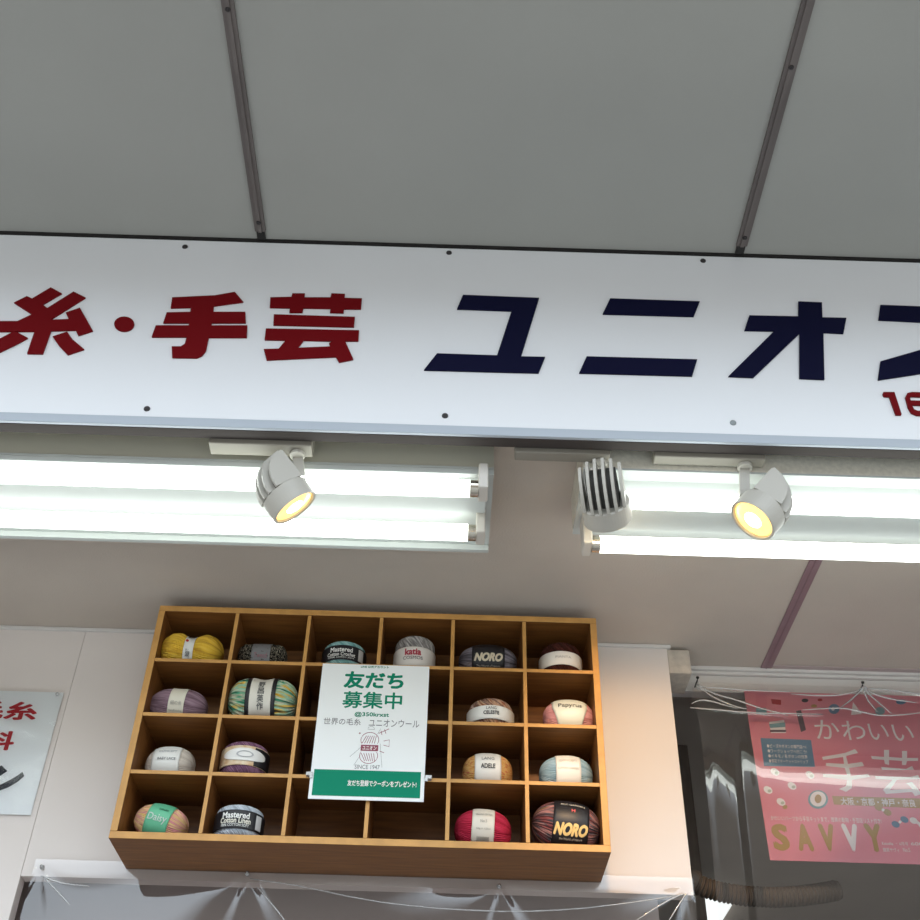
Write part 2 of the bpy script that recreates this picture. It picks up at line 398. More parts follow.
# ------------------------------------------------------------------ spotlights
def spotlight(bpx, bpy_, bx, by, top_px, top_y, adir, label, stem_side, lit):
    a = (ROT @ Vector(adir)).normalized()
    c = at(bpx, bpy_, top_y)                                   # middle of the bezel front
    u = (Vector((0, 0, 1)) - a * a.z).normalized()
    w = a.cross(u)
    t = empty('spotlight', (c.x, c.y, c.z), label, 'spotlight', 'track spotlights under the fascia')
    R = .040
    obj('driver_box', box(bx[0], bx[1], by[0], by[1], Z(1.204), IZ - .0005, .002), M['box'], t)
    # bezel: a short open drum
    obj('bezel', lathe(c, a, [(-.034, 0), (-.034, R * .93), (-.032, R), (-.002, R * 1.0), (0, R * .985), (-.001, R * .90), (-.006, R * .88), (-.006, 0)], 48), M['spot'], t, False)
    ln = obj('lens', lathe(c, a, [(-.0055, .0), (-.0052, R * .87), (-.003, R * .8), (-.0015, R * .4)], 40), M['lens'], t, True)
    obj('bulb', lathe(c, a, [(-.0035, 0), (-.0035, R * .36), (-.0008, R * .34), (-.0002, 0)], 24), M['led'], ln, True)
    # heat sink: plates that follow a quarter-round outline
    cp = [(-.034, R * .66), (-.080, R * .66)] + [(-.034 - .046 * math.cos(s / 6 * math.pi / 2), R * .55 - R * 1.1 * math.sin(s / 6 * math.pi / 2)) for s in range(7)]
    obj('core', prism([c + a * aa + u * uu - w * (R * .62) for aa, uu in cp], w * (R * 1.24)), M['shaded_core'], t)
    n = 6
    for k in range(n):
        q = (k - (n - 1) / 2) / ((n - 1) / 2) * .80
        half = R * math.sqrt(1 - q * q) * .98 + .002
        L = .067 * (1 - .25 * q * q)
        top_u = min(half, R * .74)
        pr = [(-.034, top_u)]
        pr += [(-.034 - L * .95, top_u), (-.034 - L, top_u * .88)]
        for s in range(1, 9):
            ang = s / 8 * math.pi / 2
            pr.append((-.034 - L * math.cos(ang) * .97, top_u * .84 - (half + top_u * .84) * math.sin(ang)))
        pts = [c + a * aa + u * uu + w * (q * R - .0025) for aa, uu in pr]
        obj('fin', prism(pts, w * .0050), M['spot'], t)
    # arm from the driver box to a pivot on the head
    top = Vector((stem_side[0], stem_side[1], Z(1.2035)))
    piv = c + a * -.037 + u * (R - .002)
    mid = Vector((top.x + (piv.x - top.x) * .15, top.y + (piv.y - top.y) * .15, top.z - .012))
    obj('swivel', cyl(top + Vector((0, 0, -.006)), top, .0125, 20), M['spot'], t)
    d = (piv - top).normalized(); sw = d.cross(Vector((0, .77, .64))).normalized()
    b = prism([top + sw * .0085 + Vector((0, 0, -.003)), top - sw * .0085 + Vector((0, 0, -.003)), piv - sw * .0085, piv + sw * .0085], sw.cross(d).normalized() * .004)
    b = cyl(piv - sw * .010, piv + sw * .010, .007, 18, b)
    obj('arm', b, M['spot'], t)
    if lit:
        ld = bpy.data.lights.new('spot_beam', 'SPOT'); ld.energy = SPOT_POWER; ld.color = (1, .62, .30)
        ld.spot_size = math.radians(75); ld.spot_blend = .8; ld.shadow_soft_size = .02
        lo = bpy.data.objects.new('beam', ld); C.objects.link(lo); lo.parent = t
        lo.location = a * .006; lo.rotation_euler = (-a).to_track_quat('Z', 'Y').to_euler()
    return t
def cdir(ix, iy, ang, sgn=1):
    l = math.hypot(ix, iy); s = math.sin(math.radians(ang)); return (ix / l * s, -iy / l * s, math.cos(math.radians(ang)) * sgn)
p0, p1 = atz(209, 447, 1.204), atz(312, 451, 1.204)
spotlight(295.5, 508, (p0.x, p1.x), (1.4270, 1.4580), None, 1.462, cdir(.64, .77, 74), 'leftmost spotlight, lit and tilted right, in front of the left tube light', (atz(297, 449, 1.204).x, 1.448), True)
p0, p1 = atz(515, 455, 1.204), atz(610, 457, 1.204)
spotlight(608, 519, (p0.x, p1.x), (1.4270, 1.4500), None, 1.475, cdir(.25, .97, 62, -1), 'middle spotlight turned away towards the wall, showing its heat sink fins', (atz(601, 458, 1.204).x, 1.449), True)
p0, p1 = atz(655, 455, 1.204), atz(765, 462, 1.204)
spotlight(752, 521, (p0.x, p1.x), (1.4270, 1.4500), None, 1.45, cdir(-.76, .65, 63), 'rightmost spotlight, lit and tilted left, in front of the right tube light', (atz(746, 461, 1.204).x, 1.445), True)

# ------------------------------------------------------------------ wooden cubby
SHX0, SHX1, SHY0, SHZ0, SHZ1 = -.598, .297, 1.99, Z(.753), Z(1.2385)
cub = empty('wall_cubby', ((SHX0 + SHX1) / 2, W, SHZ0), 'open wooden cubby of twenty four compartments hung on the white wall', 'shelf')
tk, di = .013, .0075
obj('top_board', front_edged(box(SHX0, SHX1, SHY0, W - .0005, SHZ1 - tk, SHZ1, .0008), 0), [M['wood_x'], M['edge']], cub)
obj('bottom_board', front_edged(box(SHX0, SHX1, SHY0, W - .0005, SHZ0, SHZ0 + tk, .0008), 0), [M['wood_x'], M['edge']], cub)
for xa in (SHX0, SHX1 - tk):
    obj('side_board', front_edged(box(xa, xa + tk, SHY0, W - .0005, SHZ0 + tk, SHZ1 - tk, .0008), 0), [M['wood_z'], M['edge']], cub)
obj('back_board', box(SHX0 + tk, SHX1 - tk, W - .008, W - .0005, SHZ0 + tk, SHZ1 - tk), M['wood_x'], cub)
rows = [Z(1.1175), Z(.9995), Z(.8830), SHZ0 + tk]                 # tops of the boards things stand on
colx = [-.4369, -.2894, -.1424, .0040, .1489]
for z in rows[:3]:
    obj('shelf_board', front_edged(box(SHX0 + tk, SHX1 - tk, SHY0 + .001, W - .0085, z - di, z, .0006), 0), [M['wood_x'], M['edge']], cub)
for x in colx:
    obj('divider', front_edged(box(x - di / 2, x + di / 2, SHY0 + .0005, W - .0085, SHZ0 + tk + .0003, SHZ1 - tk - .0003, .0006), 0), [M['wood_z'], M['edge']], cub)

# ------------------------------------------------------------------ yarn
def yarn_mat(name, cols, speck=1.0, rough=.85, along=.35, strands=60):
    m = bpy.data.materials.new(name); m.use_nodes = True
    nt = m.node_tree; b = nt.nodes['Principled BSDF']; b.inputs['Roughness'].default_value = rough
    b.inputs['Specular IOR Level'].default_value = .2
    uv = nt.nodes.new('ShaderNodeUVMap'); uv.uv_map = 'winding'
    mp = nt.nodes.new('ShaderNodeMapping'); mp.inputs['Scale'].default_value = (strands * .55 * speck, 6 * along * speck, 1)
    nt.links.new(uv.outputs[0], mp.inputs['Vector'])
    n = nt.nodes.new('ShaderNodeTexNoise'); n.inputs['Scale'].default_value = 1; n.inputs['Detail'].default_value = 2
    nt.links.new(mp.outputs[0], n.inputs['Vector'])
    r = nt.nodes.new('ShaderNodeValToRGB'); r.color_ramp.interpolation = 'LINEAR'
    e = r.color_ramp.elements; k = len(cols)
    while len(e) < k: e.new(.5)
    for i, c in enumerate(cols):
        e[i].position = .30 + .40 * (i / max(1, k - 1)); e[i].color = (*c, 1)
    nt.links.new(n.outputs[0], r.inputs[0]); nt.links.new(r.outputs[0], b.inputs['Base Color'])
    wv = nt.nodes.new('ShaderNodeTexWave'); wv.inputs['Scale'].default_value = strands / 3; wv.bands_direction = 'X'
    nt.links.new(uv.outputs[0], wv.inputs['Vector'])
    bp = nt.nodes.new('ShaderNodeBump'); bp.inputs['Strength'].default_value = .6; bp.inputs['Distance'].default_value = .0015
    nt.links.new(wv.outputs[0], bp.inputs['Height']); nt.links.new(bp.outputs[0], b.inputs['Normal'])
    return m

def yarn(axis, x, y, zb, L, R, cols, label, name='yarn_ball', pw=2.6, qw=2.2, waist=0, nr=60, twist=.6, amp=.0008, roll=0, yaw=0, pitch=0,
         bands=(), texts=(), speck=1.0, along=.35, squash=1.0, cat='yarn', fuzzy=0):
    """a wound ball: axis 'x' lies on its side, axis 'z' stands; bands: (t0, t1, colour, [clip(th)]); texts: (string, t or angle, other, w, h, colour, bold)"""
    def rad(t):
        t = max(-1, min(1, t))
        return R * max(0, 1 - abs(t) ** pw) ** (1 / qw) * (1 - waist * math.exp(-(t / .3) ** 2))
    def pos(t, th, r):
        if axis == 'x': return Vector((t * L / 2, -r * math.cos(th), r * math.sin(th) * squash))
        return Vector((r * math.sin(th), -r * math.cos(th), t * L / 2))
    Rm = Matrix.Rotation(yaw, 3, 'Z') @ Matrix.Rotation(roll, 3, 'Y') @ Matrix.Rotation(pitch, 3, 'X')
    nt_, nph = 56, 264
    bm = bmesh.new(); uvl = bm.loops.layers.uv.new('winding'); rings = []
    ts = [math.sin((i / nt_ - .5) * math.pi) for i in range(nt_ + 1)]
    ts = [.55 * t + .45 * (2 * i / nt_ - 1) for i, t in enumerate(ts)]
    off = math.pi if axis == 'x' else math.pi
    for t in ts:
        r0 = rad(t)
        ring = []
        for k in range(nph):
            th = off + 2 * math.pi * k / nph
            ph = nr * th + twist * nr * .5 * t * (1 if math.sin(3 * th + 2 * t) > 0 else .6)
            r = r0 * (1 + .012 * math.sin(2 * th + 1.3 * t + R * 300)) + amp * math.sin(ph) * min(1, r0 / (R * .4)) * (1 + fuzzy * math.sin(13 * th + 17 * t))
            ring.append(bm.verts.new(pos(t, th, max(.0002, r))))
        rings.append(ring)
    for i in range(nt_):
        for k in range(nph):
            k2 = (k + 1) % nph
            f = bm.faces.new((rings[i][k], rings[i][k2], rings[i + 1][k2], rings[i + 1][k]))
            tv = (ts[i], ts[i], ts[i + 1], ts[i + 1]); kv = (k, k + 1, k + 1, k)
            for lp, tt, kk in zip(f.loops, tv, kv):
                lp[uvl].uv = (kk / nph + twist * .08 * tt * nr / 60, tt * .5 + .5)
    bm.faces.new(rings[0]); bm.faces.new(rings[-1])
    bmesh.ops.recalc_face_normals(bm, faces=bm.faces)
    for v in bm.verts: v.co = Rm @ v.co
    lab_off = max(.0017, amp * 1.25 + .0006)
    lo = min(v.co.z for v in bm.verts)
    if bands:
        for i_, bd in enumerate(bands):
            for i in range(40):
                for tt in (bd[0], (bd[0] + bd[1]) / 2, bd[1]):
                    lo = min(lo, (Rm @ pos(tt, i * math.pi / 20, rad(tt) * 1.012 + lab_off + .0012)).z)
    cen = Vector((x, y, zb - lo + .0004))
    for v in bm.verts: v.co += cen
    root = empty(name, (x, y, zb + .0004), label, cat, 'balls of yarn in the wooden cubby')
    obj('yarn', bm, yarn_mat(name + '_fibre', cols, speck, along=along), root, True)
    labobj = None
    def lr(t): return rad(t) * 1.012 + lab_off
    for bi, bd in enumerate(bands):
        t0, t1, col = bd[:3]; clip = bd[3] if len(bd) > 3 else None
        extra = .0006 * bi
        b = bmesh.new(); n1, n2 = 14, 72; g = []
        a0, a1 = (bd[4] if len(bd) > 4 else (-math.pi, math.pi))
        full = len(bd) <= 4
        for i in range(n1 + 1):
            row = []
            for k in range(n2 + 1):
                th = a0 + (a1 - a0) * k / n2
                s0, s1 = (t0, t1) if clip is None else clip(th)
                t = s0 + (s1 - s0) * i / n1
                row.append(b.verts.new(cen + Rm @ pos(t, th, lr(t) + extra)))
            g.append(row)
        for i in range(n1):
            for k in range(n2): b.faces.new((g[i][k], g[i][k + 1], g[i + 1][k + 1], g[i + 1][k]))
        bmesh.ops.recalc_face_normals(b, faces=b.faces)
        ret = bmesh.ops.solidify(b, geom=list(b.faces), thickness=.0004)
        o = obj('label', b, mat(name + '_label', col, .45) if not isinstance(col, bpy.types.Material) else col, root, True)
        if labobj is None: labobj = o
    for s, along_, other, w, h, col, bold in texts:
        ex = lab_off + .0006 * len(bands) + .0006
        if axis == 'x':
            tc_, th0 = along_, other
            mf = lambda X, Y, Zz: cen + Rm @ pos(tc_ + X / (L / 2), th0 + Y / max(.01, rad(tc_)), rad(max(-.98, min(.98, tc_ + X / (L / 2)))) * 1.012 + ex + Zz)
        else:
            th0, tc_ = along_, other
            mf = lambda X, Y, Zz: cen + Rm @ pos(tc_ + Y / (L / 2), th0 + X / R, rad(tc_ + Y / (L / 2)) * 1.012 + ex + Zz)
        b = text_bm(s, w, h, mf, bold=bold, thick=.0003, shear=.3 if 'ORO' in s else 0)
        obj('lettering', b, mat('print_ink', col, .5), labobj or root)
    return root

WH = (.80, .80, .77); CRM = (.72, .68, .58); BLK = (.012, .012, .016); TXT = (.12, .12, .12)
r1, r2, r3, r4 = rows
A = -.42                                                 # labels face down to the pavement a little
# top row
yarn('x', -.528, 2.044, r1, .130, .0425, [(.55, .30, .04), (.80, .50, .05), (.86, .60, .10)], 'yellow yarn ball with narrow white band, top left compartment', waist=.30, roll=.04, pw=2.8, twist=.8,
     bands=[(-.16, .14, WH)], texts=[('Baby', -.02, A - .1, .008, .018, TXT, .0), ('●', -.1, .35, .006, .006, (.5, .03, .03), 0), ('━', .02, .75, .016, .004, BLK, .01)], fuzzy=.5)
yarn('x', -.383, 2.048, r1, .100, .0290, [(.012, .011, .010), (.02, .018, .015), (.55, .48, .36)], 'small black and cream speckled yarn ball with grey see-through band', pw=6, speck=2.2, along=4, nr=24, amp=.002,
     bands=[(-.38, .38, (.20, .20, .21))], texts=[('Tweed', .0, A + .2, .026, .009, (.30, .12, .15), 0)], fuzzy=1)
yarn('z', -.217, 2.048, r1, .066, .0435, [(.14, .33, .33), (.27, .50, .50), (.42, .64, .63)], 'teal cotton yarn drum with black label, behind the top of the white poster', pw=7, qw=2.4, nr=38, twist=2.4,
     bands=[(-.55, .45, BLK), (-.45, .35, (.62, .60, .58), None, (.75, 1.05))], texts=[('Mastered', -.05, .12, .042, .010, WH, .02), ('Cotton Crochet', -.05, -.2, .054, .008, WH, .01), ('100% cotton yarn', -.05, -.42, .05, .004, WH, 0)])
yarn('z', -.073, 2.048, r1, .086, .0410, [(.12, .11, .11), (.30, .28, .27), (.60, .58, .56)], 'silvery grey sparkling yarn drum with white lower band, above the poster corner', pw=7, qw=2.4, nr=38, twist=2.4, speck=1.8,
     bands=[(-.92, .18, (.74, .70, .66))], texts=[('katia', -.05, -.10, .030, .014, (.40, .02, .05), .03), ('COSMOS', -.05, -.42, .038, .007, TXT, .0)])
yarn('x', .077, 2.044, r1, .120, .0385, [(.05, .045, .05), (.19, .17, .20), (.34, .31, .36)], 'dark grey yarn skein with black label and grey lettering, top row', 'yarn_skein', pw=2.4, twist=.8, squash=.92,
     bands=[(-.55, .55, BLK)], texts=[('NORO', 0, A + .22, .056, .016, (.62, .54, .40), .055), ('The World of Nature', 0, A - .25, .048, .004, (.45, .42, .38), 0)])
yarn('z', .226, 2.048, r1, .084, .0420, [(.025, .006, .004), (.055, .014, .010), (.09, .025, .02)], 'dark brown yarn ball ringed by a white band, top right compartment', pw=3.2, qw=2.6, nr=38, twist=2.2,
     bands=[(-.52, .18, (.78, .77, .74))], texts=[('PIANTA', .05, -.14, .030, .005, (.4, .4, .4), 0)], fuzzy=1)
# second row
yarn('x', -.534, 2.046, r2, .116, .0365, [(.15, .09, .115), (.28, .18, .23), (.38, .27, .32)], 'mauve yarn ball with narrow cream band, second row at the left end', pw=2.3, twist=.5, waist=.06, roll=.05,
     bands=[(-.22, .32, CRM)], texts=[('絹の糸', .05, A + .2, .022, .008, (.35, .33, .30), 0), ('Handknitting', .05, A - .2, .026, .004, (.35, .33, .30), 0)])
yarn('x', -.366, 2.034, r2, .137, .0450, [(.02, .03, .03), (.08, .36, .22), (.62, .56, .42), (.28, .58, .44), (.72, .42, .05), (.05, .06, .06)], 'multicoloured green and orange yarn skein with black edged white label', 'yarn_skein', pw=3.6, twist=1.2, nr=30, amp=.0024, waist=.12,
     bands=[(-.43, .42, BLK), (-.31, .30, (.70, .67, .60))], texts=[('野', 0, .40, .012, .012, TXT, .02), ('呂', 0, .05, .012, .011, TXT, .02), ('英', 0, -.29, .012, .012, TXT, .02), ('作', 0, -.62, .012, .012, TXT, .02)])
yarn('z', .083, 2.048, r2, .068, .0440, [(.35, .10, .05), (.62, .42, .28), (.20, .09, .07), (.66, .50, .42)], 'orange and brown mottled yarn ball with white ring label, beside the poster', pw=3.4, qw=2.6, nr=38, twist=2.2, amp=.0018,
     bands=[(-.60, .20, WH)], texts=[('LANG', 0, .02, .018, .006, TXT, 0), ('CELESTE', 0, -.26, .028, .007, BLK, .02)])
yarn('x', .238, 2.050, r2, .102, .0365, [(.46, .19, .22), (.64, .32, .35), (.72, .42, .45)], 'pink yarn ball under a tapering white label, second row right end', pw=2.4,
     bands=[(-.5, .5, (.72, .76, .70), lambda th: (-.68 + .22 * max(0, A + .7 - th), .68 - .22 * max(0, A + .7 - th)))],
     texts=[('Papyrus', 0, .28, .046, .012, (.07, .07, .07), 0)])
# third row
yarn('x', -.531, 2.060, r3, .094, .0350, [(.56, .49, .42), (.70, .62, .54), (.78, .71, .63)], 'beige yarn ball with broad white label, third row left end', pw=2.5,
     bands=[(-.64, .50, WH)], texts=[('CONCEPT', -.02, .42, .034, .005, (.40, .42, .45), 0), ('BABY LACE', -.02, -.02, .034, .0045, (.2, .2, .22), .01)])
yarn('z', -.387, 2.044, r3, .074, .0440, [(.13, .06, .11), (.21, .10, .17), (.30, .16, .25)], 'purple yarn drum with a cream picture label round its middle', pw=7, qw=2.4, nr=38, twist=2.2,
     bands=[(-.5, .55, mat('cream_picture_print', (.75, .66, .50), .45, var=(70, .5), col2=(.60, .38, .20))), (-.48, .50, BLK, None, (.55, 1.9)),
            (-.3, .45, (.78, .77, .75), lambda th: (.06 - .34 * math.sqrt(max(0, 1 - ((th - .15) / .95) ** 2)), .06 + .34 * math.sqrt(max(0, 1 - ((th - .15) / .95) ** 2))), (-.78, 1.08))],
     texts=[('○', .15, .06, .030, .013, (.45, .45, .47), 0)])
yarn('x', .078, 2.058, r3, .097, .0370, [(.50, .08, .10), (.62, .33, .09), (.68, .42, .17), (.60, .36, .12)], 'orange yarn ball flecked with pink behind a white label, third row', pw=2.6, speck=1.6, along=1.5, fuzzy=.6,
     bands=[(-.52, .52, WH)], texts=[('LANG', 0, .40, .024, .007, (.25, .25, .25), 0), ('ADELE', 0, -.02, .027, .008, BLK, .02)])
yarn('x', .229, 2.058, r3, .104, .0370, [(.22, .36, .46), (.33, .50, .62), (.43, .58, .68)], 'pale blue yarn ball with white label, third row right end', pw=2.4,
     bands=[(-.42, .50, WH)], texts=[('CONCEPT', .04, .42, .034, .005, (.55, .53, .48), 0), ('COTTON CASHMERE', .04, -.02, .040, .0038, (.5, .48, .42), 0)])
# bottom row
yarn('x', -.524, 2.050, r4, .102, .0330, [(.72, .46, .12), (.80, .60, .26), (.70, .26, .30), (.82, .62, .26), (.55, .30, .12)], 'yellow and pink yarn ball wrapped in a green label, bottom left', pw=2.3, roll=.22, along=.2,
     bands=[(-.45, .42, (.12, .46, .27))], texts=[('Daisy', -.02, -.1, .036, .016, (.55, .62, .58), 0), ('DARUMA', .1, .45, .018, .004, (.03, .12, .07), 0)])
yarn('z', -.380, 2.046, r4, .067, .0440, [(.30, .34, .39), (.48, .53, .60), (.62, .67, .73)], 'grey blue cotton yarn drum with black label, bottom row', pw=7, qw=2.4, nr=38, twist=2.4,
     bands=[(-.55, .48, BLK), (-.45, .35, (.60, .60, .60), None, (.85, 1.15))], texts=[('Mastered', 0, .17, .046, .011, WH, .02), ('Cotton Linen', 0, -.12, .052, .010, (.75, .72, .62), .02), ('100% COTTON SOFT', 0, -.38, .048, .005, WH, 0)])
yarn('x', .070, 2.050, r4, .106, .0380, [(.34, .012, .035), (.50, .025, .065), (.56, .04, .09)], 'crimson yarn ball with cream barcode label, bottom row', pw=2.4, roll=.05,
     bands=[(-.40, .38, (.68, .64, .56))], texts=[('ORGANIC COTTON', 0, .45, .030, .004, (.3, .28, .25), 0), ('No.5', 0, .1, .012, .005, (.3, .28, .25), 0), ('50g = 125m', 0, -.25, .026, .0035, (.3, .28, .25), 0), ('||||||||||||||||', 0, -.72, .022, .010, BLK, .0)])
yarn('x', .223, 2.038, r4, .126, .0440, [(.03, .02, .02), (.22, .06, .06), (.06, .07, .08), (.45, .20, .18), (.16, .10, .05)], 'dark multicoloured yarn skein with black label and gold lettering, bottom right', 'yarn_skein', pw=2.4, twist=.9, nr=44, amp=.0015, roll=.10,
     bands=[(-.42, .62, BLK)], texts=[('NORO', .10, A - .02, .060, .019, (.80, .54, .20), .055), ('SILK GARDEN', .12, .62, .044, .005, (.55, .50, .42), 0), ('the World of Nature', .12, A - .38, .042, .004, (.55, .50, .42), 0), ('H', .14, .32, .006, .006, (.6, .1, .1), .03)])

# ------------------------------------------------------------------ white poster on the cubby
PY = 1.9835
PO = at(370, 735, PY)
pos_ = empty('poster', (PO.x, PY, Z(.833)), 'white notice with green heading and green footer hung over the cubby front', 'poster')
pa, pb = at(322, 664, PY), at(424.5, 800, PY)
px_l, px_r, pz_b, pz_t = -.2512, -.0405, Z(.8335), Z(1.1115)
obj('sheet', box(px_l, px_r, PY, PY + .0012, pz_b, pz_t), M['paper'], pos_)
obj('footer', box(px_l + .006, px_r - .007, PY - .0004, PY, Z(.840), Z(.8905)), M['green'], pos_)
PT = PY - .0001
def ptext(body, u0, u1, v0, v1, m, **k):
    """u, v: fractions of the sheet from its top left corner"""
    cx = px_l + (u0 + u1) / 2 * (px_r - px_l); cz = pz_t - (v0 + v1) / 2 * (pz_t - pz_b)
    b = text_bm(body, (u1 - u0) * (px_r - px_l), (v1 - v0) * (pz_t - pz_b), wall_map(cx, cz, k.pop('Y', PT)), **k)
    return obj('lettering', b, m, pos_)
ptext('LINE 公式アカウント', .36, .62, .008, .026, M['green'], bold=.02)
ptext('友だち', .22, .76, .06, .185, M['green'], bold=.035)
ptext('募集中', .22, .76, .215, .34, M['green'], bold=.016)
ptext('@350krxst', .34, .65, .37, .408, M['green'], bold=.02)
ptext('世界の毛糸', .065, .40, .42, .47, M['grey_ink'])
ptext('ユニオンウール', .475, .93, .42, .475, M['grey_ink'])
ptext('SINCE 1947', .38, .60, .755, .785, M['grey_ink'])
ptext('友だち登録でクーポンをプレゼント!', .33, .93, .865, .905, M['white_ink'], bold=.02, Y=PY - .0005)
# drawing of a yarn skein: outline strokes
def pm(u, v): return Vector((px_l + u * (px_r - px_l), PT, pz_t - v * (pz_t - pz_b)))
def ink(paths, r, m, name='drawing'):
    b = bmesh.new()
    for P in paths: tube([pm(u, v) for u, v in P], r, 6, b)
    return obj(name, b, m, pos_)
def arc(cu, cv, ru, rv, a0, a1, n=16): return [(cu + ru * math.cos(math.radians(a0 + (a1 - a0) * i / n)), cv + rv * math.sin(math.radians(a0 + (a1 - a0) * i / n))) for i in range(n + 1)]
paths = [arc(.495, .575, .080, .055, 150, 390), arc(.495, .69, .080, .055, -30, 210)]
for k in range(6):
    o_ = -.055 + k * .022
    paths += [[(.495 + o_ - .012, .60), (.495 + o_ * .8 + .012, .545)], [(.495 + o_ - .012, .672), (.495 + o_ * .8 + .012, .728)]]
ink(paths, .0006, M['plum_ink'])
ink([[(.33, .70), (.42, .63)], [(.37, .76), (.42, .69)], [(.59, .60), (.62, .77)], [(.56, .53), (.585, .49)], arc(.50, .497, .03, .022, 180, 360), [(.47, .497), (.53, .497)]], .0003, M['grey_ink'])
ink([arc(.40, .528, .006, .004, 0, 360, 8), [(.57, .525), (.66, .49)], [(.59, .505), (.60, .535)], [(.62, .495), (.635, .525)], [(.62, .58), (.67, .57), (.67, .62), (.62, .61)], [(.59, .655), (.63, .665)]], .0006, M['plum_ink'])
b_ = box(pm(.42, .6).x, pm(.575, .6).x, PY - .0006, PY - .0001, pm(0, .655).z, pm(0, .612).z)
obj('drawn_band', b_, M['plum_ink'], pos_)
ptext('ユニオン', .435, .56, .62, .648, M['white_ink'], bold=.02, Y=PY - .0007)
for px, s in ((309, -1), (428.5, 1)):
    p = at(px, 777, PY)
    b = box(p.x - .006, p.x + .006, PY - .003, SHY0 + .006, Z(.877), Z(.8845), .001)
    b = box(p.x - .003 - s * .004, p.x + .003 - s * .004, PY - .003, PY - .0002, Z(.872), Z(.879), .001, b)
    tag(obj('clip', b, M['clear']), 'clear plastic clip at the %s edge of the white poster' % ('left' if s < 0 else 'right'), 'clip', 'clear clips holding the poster')

# ------------------------------------------------------------------ laminated sign on the left wall
LY = W - .004
lam = empty('laminated_sign', (-.95, LY, Z(.847)), 'white paper sign in a clear sleeve, cut by the left edge of the view', 'sign')
lz0, lz1, lx1 = Z(.8465), Z(1.1175), -.7985
obj('paper', box(lx1 - .36, lx1 - .004, LY, LY + .001, lz0 + .004, lz1 - .004), M['paper'], lam)
def ltext(body, x0, x1, z0, z1, m, **k):
    b = text_bm(body, x1 - x0, z1 - z0, wall_map((x0 + x1) / 2, (z0 + z1) / 2, LY - .0002), thick=.0004, **k)
    return obj('lettering', b, m, lam)
q0, q1 = at(9, 702, LY), at(34, 720, LY)
cw = q1.x - q0.x
ltext('毛糸', q0.x - cw * 1.12, q1.x, q1.z, q0.z, M['red_ink'], bold=.03)
q0, q1 = at(-14, 731, LY), at(11, 750, LY)
ltext('料', q0.x, q1.x, q1.z, q0.z, M['red_ink'], bold=.03)
# the large black stroke letter: dot and sweep
def lprism(P, m, dy, name='character'):
    pts = [at(x, y, LY) for x, y in P]; pts = [Vector((q.x, LY - .0003, q.z)) for q in pts]
    obj(name, prism(pts, Vector((0, -dy, 0))), m, lam)
S = 6.14
def lp(P): return [(x / S, 680 + y / S) for x, y in P]
lprism(lp([(10,525),(45,560),(0,590),(-40,610),(-75,570),(-30,550)]), M['black_ink'], .0005)
lprism(lp([(138,565),(150,590),(110,625),(50,660),(0,678),(-70,700),(-90,668),(0,645),(60,615),(105,590)]), M['black_ink'], .0005)
# sleeve with creases
def film(nx, nz, fx, fz, fy, name, m, parent=None):
    b = bmesh.new(); g = []
    for i in range(nx + 1):
        g.append([b.verts.new(Vector((fx(i / nx), fy(i / nx, j / nz, fx(i / nx), fz(j / nz)), fz(j / nz)))) for j in range(nz + 1)])
    for i in range(nx):
        for j in range(nz): b.faces.new((g[i][j], g[i + 1][j], g[i + 1][j + 1], g[i][j + 1]))
    bmesh.ops.recalc_face_normals(b, faces=b.faces)
    if sum(f.normal.y for f in b.faces) > 0: bmesh.ops.reverse_faces(b, faces=list(b.faces))
    return obj(name, b, m, parent, True)
def sl(u, v, x, z):
    a = .0012 * math.sin(38 * x + 60 * z + 2 * math.sin(50 * z)) * math.exp(-((z - lz0 - .16) / .05) ** 2)
    e = .0010 * math.sin(160 * x) * (math.exp(-(lz1 - z) / .008) + math.exp(-(z - lz0) / .008)) + .0008 * math.sin(170 * z) * math.exp(-(lx1 - x) / .008)
    return LY - .0035 + a + e
film(110, 90, lambda u: lx1 - .365 + .365 * u, lambda v: lz0 + (lz1 - lz0) * v, sl, 'sleeve', M['sleeve'], lam)
q = at(58, 695, LY)
obj('pin', lathe(Vector((q.x, LY - .005, q.z)), Vector((0, -1, 0)), [(-.004, .0012), (0, .0012), (0, .004), (.002, .0035), (.0025, 0)], 12), M['clear'], lam)

# ------------------------------------------------------------------ pink poster
KY = 2.236
kx0, kx1 = at(744, 691, KY).x, at(744, 691, KY).x + .52
kz0, kz1 = at(764, 860, KY).z, at(744, 691, KY).z
pink = empty('poster', ((kx0 + kx1) / 2, KY, kz0), 'pink magazine poster hanging behind clear vinyl in the right recess', 'poster')
obj('sheet', box(kx0, kx1, KY, KY + .0012, kz0, kz1), M['pink'], pink)
KT = KY - .0001
def ktext(body, a0, a1, b0, b1, m, Y=KT, **k):
    return obj('lettering', text_px(body, a0, a1, b0, b1, Y, **k), m, pink)
def kpoly(P, m, name='printed_shape', d=.0003):
    pts = [at(x, y, KY) for x, y in P]
    obj(name, prism([Vector((q.x, KY - .00005, q.z)) for q in pts], Vector((0, -d, 0))), m, pink)
def ell(cx, cy, rx, ry, n=20, rot=0):
    c, s = math.cos(rot), math.sin(rot)
    return [(cx + rx * math.cos(2 * math.pi * i / n) * c - ry * math.sin(2 * math.pi * i / n) * s, cy + rx * math.cos(2 * math.pi * i / n) * s + ry * math.sin(2 * math.pi * i / n) * c) for i in range(n)]
ktext('か', 815, 839, 720, 739, M['white_ink']); ktext('わ', 842, 865, 721, 740, M['white_ink'])
ktext('い', 869, 888, 724, 740, M['white_ink']); ktext('い', 893, 913, 725, 741, M['white_ink'])
